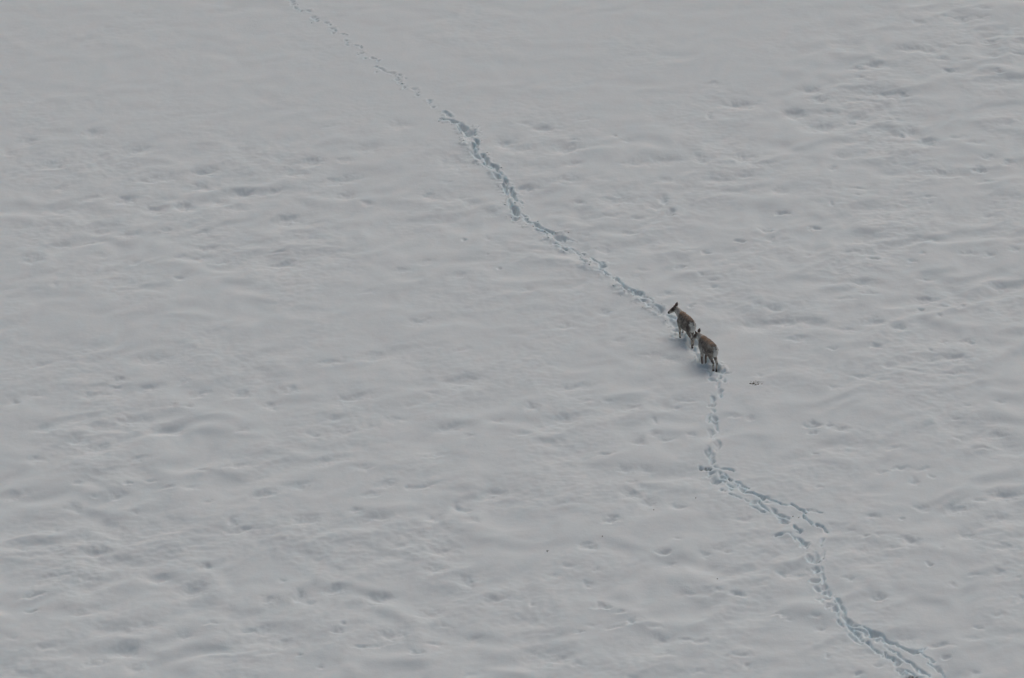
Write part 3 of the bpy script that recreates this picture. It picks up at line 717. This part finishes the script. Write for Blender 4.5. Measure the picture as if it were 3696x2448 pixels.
GRP = 'reindeer walking in single file through deep snow'
def place(px, py, deg, local):
    """root position so that a local ground point sits at a photo point"""
    x, y, z, k = at(px, py)
    h = rad(90 + deg)
    lx, ly = local
    return x - (math.cos(h) * lx - math.sin(h) * ly), y - (math.sin(h) * lx + math.cos(h) * ly), h
HOOFS = []
def put(px, py, deg, pose, local, scale, label, seed, sink=.13):
    x, y, h = place(px, py - 4, deg, (local[0] * scale, local[1] * scale))
    zb = float(base_height(np.array([x]), np.array([y]))[0]) - sink
    for leg in pose['legs']:
        lx, ly, lz = (c * scale for c in leg[-1][0])
        wx = x + math.cos(h) * lx - math.sin(h) * ly; wy = y + math.sin(h) * lx + math.cos(h) * ly
        s = window(wx - .6, wx + .6, wy - .6, wy + .6)
        d = np.hypot(WX[s] - wx, (WY[s] - wy + .02) * .8)
        u = np.clip((d - .075) / .09, 0, 1); prof = 1 - u * u * (3 - 2 * u)
        H[s] += .035 * np.exp(-((d - .24) / .07) ** 2) * (.6 + perlin(XX[s] / .12, YY[s] / .12, 61))
        H[s] = H[s] * (1 - prof) + np.minimum(H[s], zb + lz - .015) * prof
    return reindeer(label, (x, y, zb), h, pose, GRP, scale, seed)

A1 = put(*C1((728, 985))[0], 28, POSE1, (-.45, .05), 1.04, 'leading reindeer with raised head turned left, standing ahead in the deep furrow', 1)
A2 = put(*C1((1120, 1415))[0], 30, POSE2, (-.37, .05), 1.04, 'following reindeer with paler shoulder and lowered head behind the hind legs of the leader', 2)

# ------------------------------------------------------------------ finish the snow sheet
idx = np.arange(NX * NY).reshape(NY, NX)
faces = np.stack([idx[:-1, :-1], idx[:-1, 1:], idx[1:, 1:], idx[1:, :-1]], -1).reshape(-1, 4)
me = fast_mesh('snow_field', np.stack([XX, YY, H], -1).reshape(-1, 3), faces, 4)
sa = me.attributes.new('soil', 'FLOAT', 'POINT')
sa.data.foreach_set('value', SOIL.astype(np.float32).ravel())
me.materials.append(SNOW)
snow = bpy.data.objects.new('snow_field', me)
COL.objects.link(snow)
snow['kind'] = 'structure'

# crumbs of broken snow beside the track
def crumbs():
    rnd = random.Random(9)
    base = [(0.894, 0, -.447)]
    import itertools
    g = (1 + 5 ** .5) / 2
    IV = [(-1, g, 0), (1, g, 0), (-1, -g, 0), (1, -g, 0), (0, -1, g), (0, 1, g), (0, -1, -g), (0, 1, -g), (g, 0, -1), (g, 0, 1), (-g, 0, -1), (-g, 0, 1)]
    IF = [(0, 11, 5), (0, 5, 1), (0, 1, 7), (0, 7, 10), (0, 10, 11), (1, 5, 9), (5, 11, 4), (11, 10, 2), (10, 7, 6), (7, 1, 8), (3, 9, 4), (3, 4, 2), (3, 2, 6), (3, 6, 8), (3, 8, 9), (4, 9, 5), (2, 4, 11), (6, 2, 10), (8, 6, 7), (9, 8, 1)]
    IV = [Vector(v).normalized() for v in IV]
    V, F = [], []
    jj, ii = np.where(CRUMB > .5)
    sel = np.random.RandomState(3).choice(len(jj), min(420, len(jj)), replace=False)
    for q in sel:
        j, i = jj[q], ii[q]
        if CARVE[j, i] > .05 and rnd.random() < .7:
            continue
        r = rnd.uniform(.010, .020) if rnd.random() < .8 else rnd.uniform(.022, .04)
        c = Vector((XX[j, i] + rnd.uniform(-.1, .1), YY[j, i] + rnd.uniform(-.1, .1), 0))
        c.z = ground_z(c.x, c.y) - r * .05
        o = len(V)
        for v in IV:
            V.append(c + Vector((v.x, v.y, v.z * .75)) * r * rnd.uniform(.7, 1.25))
        F += [tuple(a + o for a in f) for f in IF]
    o = simple('snow_crumbs', (V, F), SNOW2)
    o['kind'] = 'stuff'; o['label'] = 'loose crumbs of broken snow thrown out along the trail'; o['category'] = 'snow crumbs'
crumbs()

# ------------------------------------------------------------------ plants poking through
TWIG = flat_material('dry_twig', (.19, .165, .135), .8)
HEATH = flat_material('dry_heath', (.10, .078, .055), .9, 60, .5)
def stem(p0, d, L, r, bend=0.2, n=5, rnd=random):
    pts = []
    p = Vector(p0); d = Vector(d).normalized()
    for i in range(n):
        pts.append((p.copy(), r * (1 - .6 * i / (n - 1)), r * (1 - .6 * i / (n - 1))))
        d = (d + Vector((rnd.uniform(-bend, bend), rnd.uniform(-bend, bend), rnd.uniform(-bend, bend) * .5))).normalized()
        p = p + d * L / (n - 1)
    return tube(pts, 6)
def twig(px, py, L, lean, label, seed):
    rnd = random.Random(seed)
    x, y, z, k = at(px, py)
    z = ground_z(x, y)
    parts = [stem((0, 0, -.04), (lean, 0, 1), L, .009, .15, rnd=rnd), stem((lean * L * .4, 0, L * .35), (lean + .6, -.2, .6), L * .5, .006, .2, rnd=rnd),
             stem((lean * L * .2, 0, L * .2), (lean - .7, .2, .5), L * .4, .006, .2, rnd=rnd)]
    o = simple('twig', merge(parts), TWIG)
    o.location = (x, y, z)
    o['label'] = label; o['category'] = 'twig'; o['group'] = 'dry stalks poking through the snow'
twig(1975, 1993, .10, .15, 'short upright dark stalk alone on smooth snow left of the shallow hollows', 1)
twig(2177, 1938, .06, -.8, 'tiny leaning dark stalk on smooth snow above the oval hollows', 2)
twig(2861, 1866, .06, .3, 'tiny brown stalk between the two lower furrows, left one of two', 3)
twig(2884, 1870, .06, -.3, 'tiny brown stalk between the two lower furrows, right one of two', 4)
twig(2509, 1799, .05, .5, 'tiny dark stalk left of the double trail bend', 5)
twig(2590, 2091, .05, -.4, 'tiny dark stalk above the deep round hollow', 6)
twig(2359, 1842, .05, .2, 'tiny dark stalk under the wide shallow hollow', 7)

def heath(px, py):
    x, y, z, k = at(px, py)
    z = ground_z(x, y)
    root = bpy.data.objects.new('heath_tuft', None); COL.objects.link(root)
    root.location = (x, y, z)
    root['label'] = 'small brown tuft of dry heath showing through melted snow right of the trail'; root['category'] = 'plant tuft'
    rnd = random.Random(12)
    st = []
    for _ in range(34):
        a = rnd.uniform(0, 6.28); r = rnd.uniform(0, 1) ** .6
        p = (math.cos(a) * r * .17, math.sin(a) * r * .12, -.03)
        st.append(stem(p, (math.cos(a) * .6, math.sin(a) * .4, 1), rnd.uniform(.03, .085), rnd.uniform(.004, .008), .35, rnd=rnd))
    for v_f in st:
        simple('stem', v_f, HEATH, root)
    for cx, cy, s in [(-.17, -.01, .028), (-.08, 0, .034), (-.02, -.08, .026), (.05, -.05, .022), (.16, -.03, .020)]:
        v, f = tube([((cx - s * .4, cy, 0), s * .7, s * .5), ((cx, cy, .006), s, s * .75), ((cx + s * .5, cy, 0), s * .6, s * .45)], 10)
        v = [p + Vector((rnd.uniform(-1, 1), rnd.uniform(-1, 1), rnd.uniform(-1, 1))) * s * .15 for p in v]
        simple('moss_clump', (v, f), TWIG, root)
heath(2730, 1383)
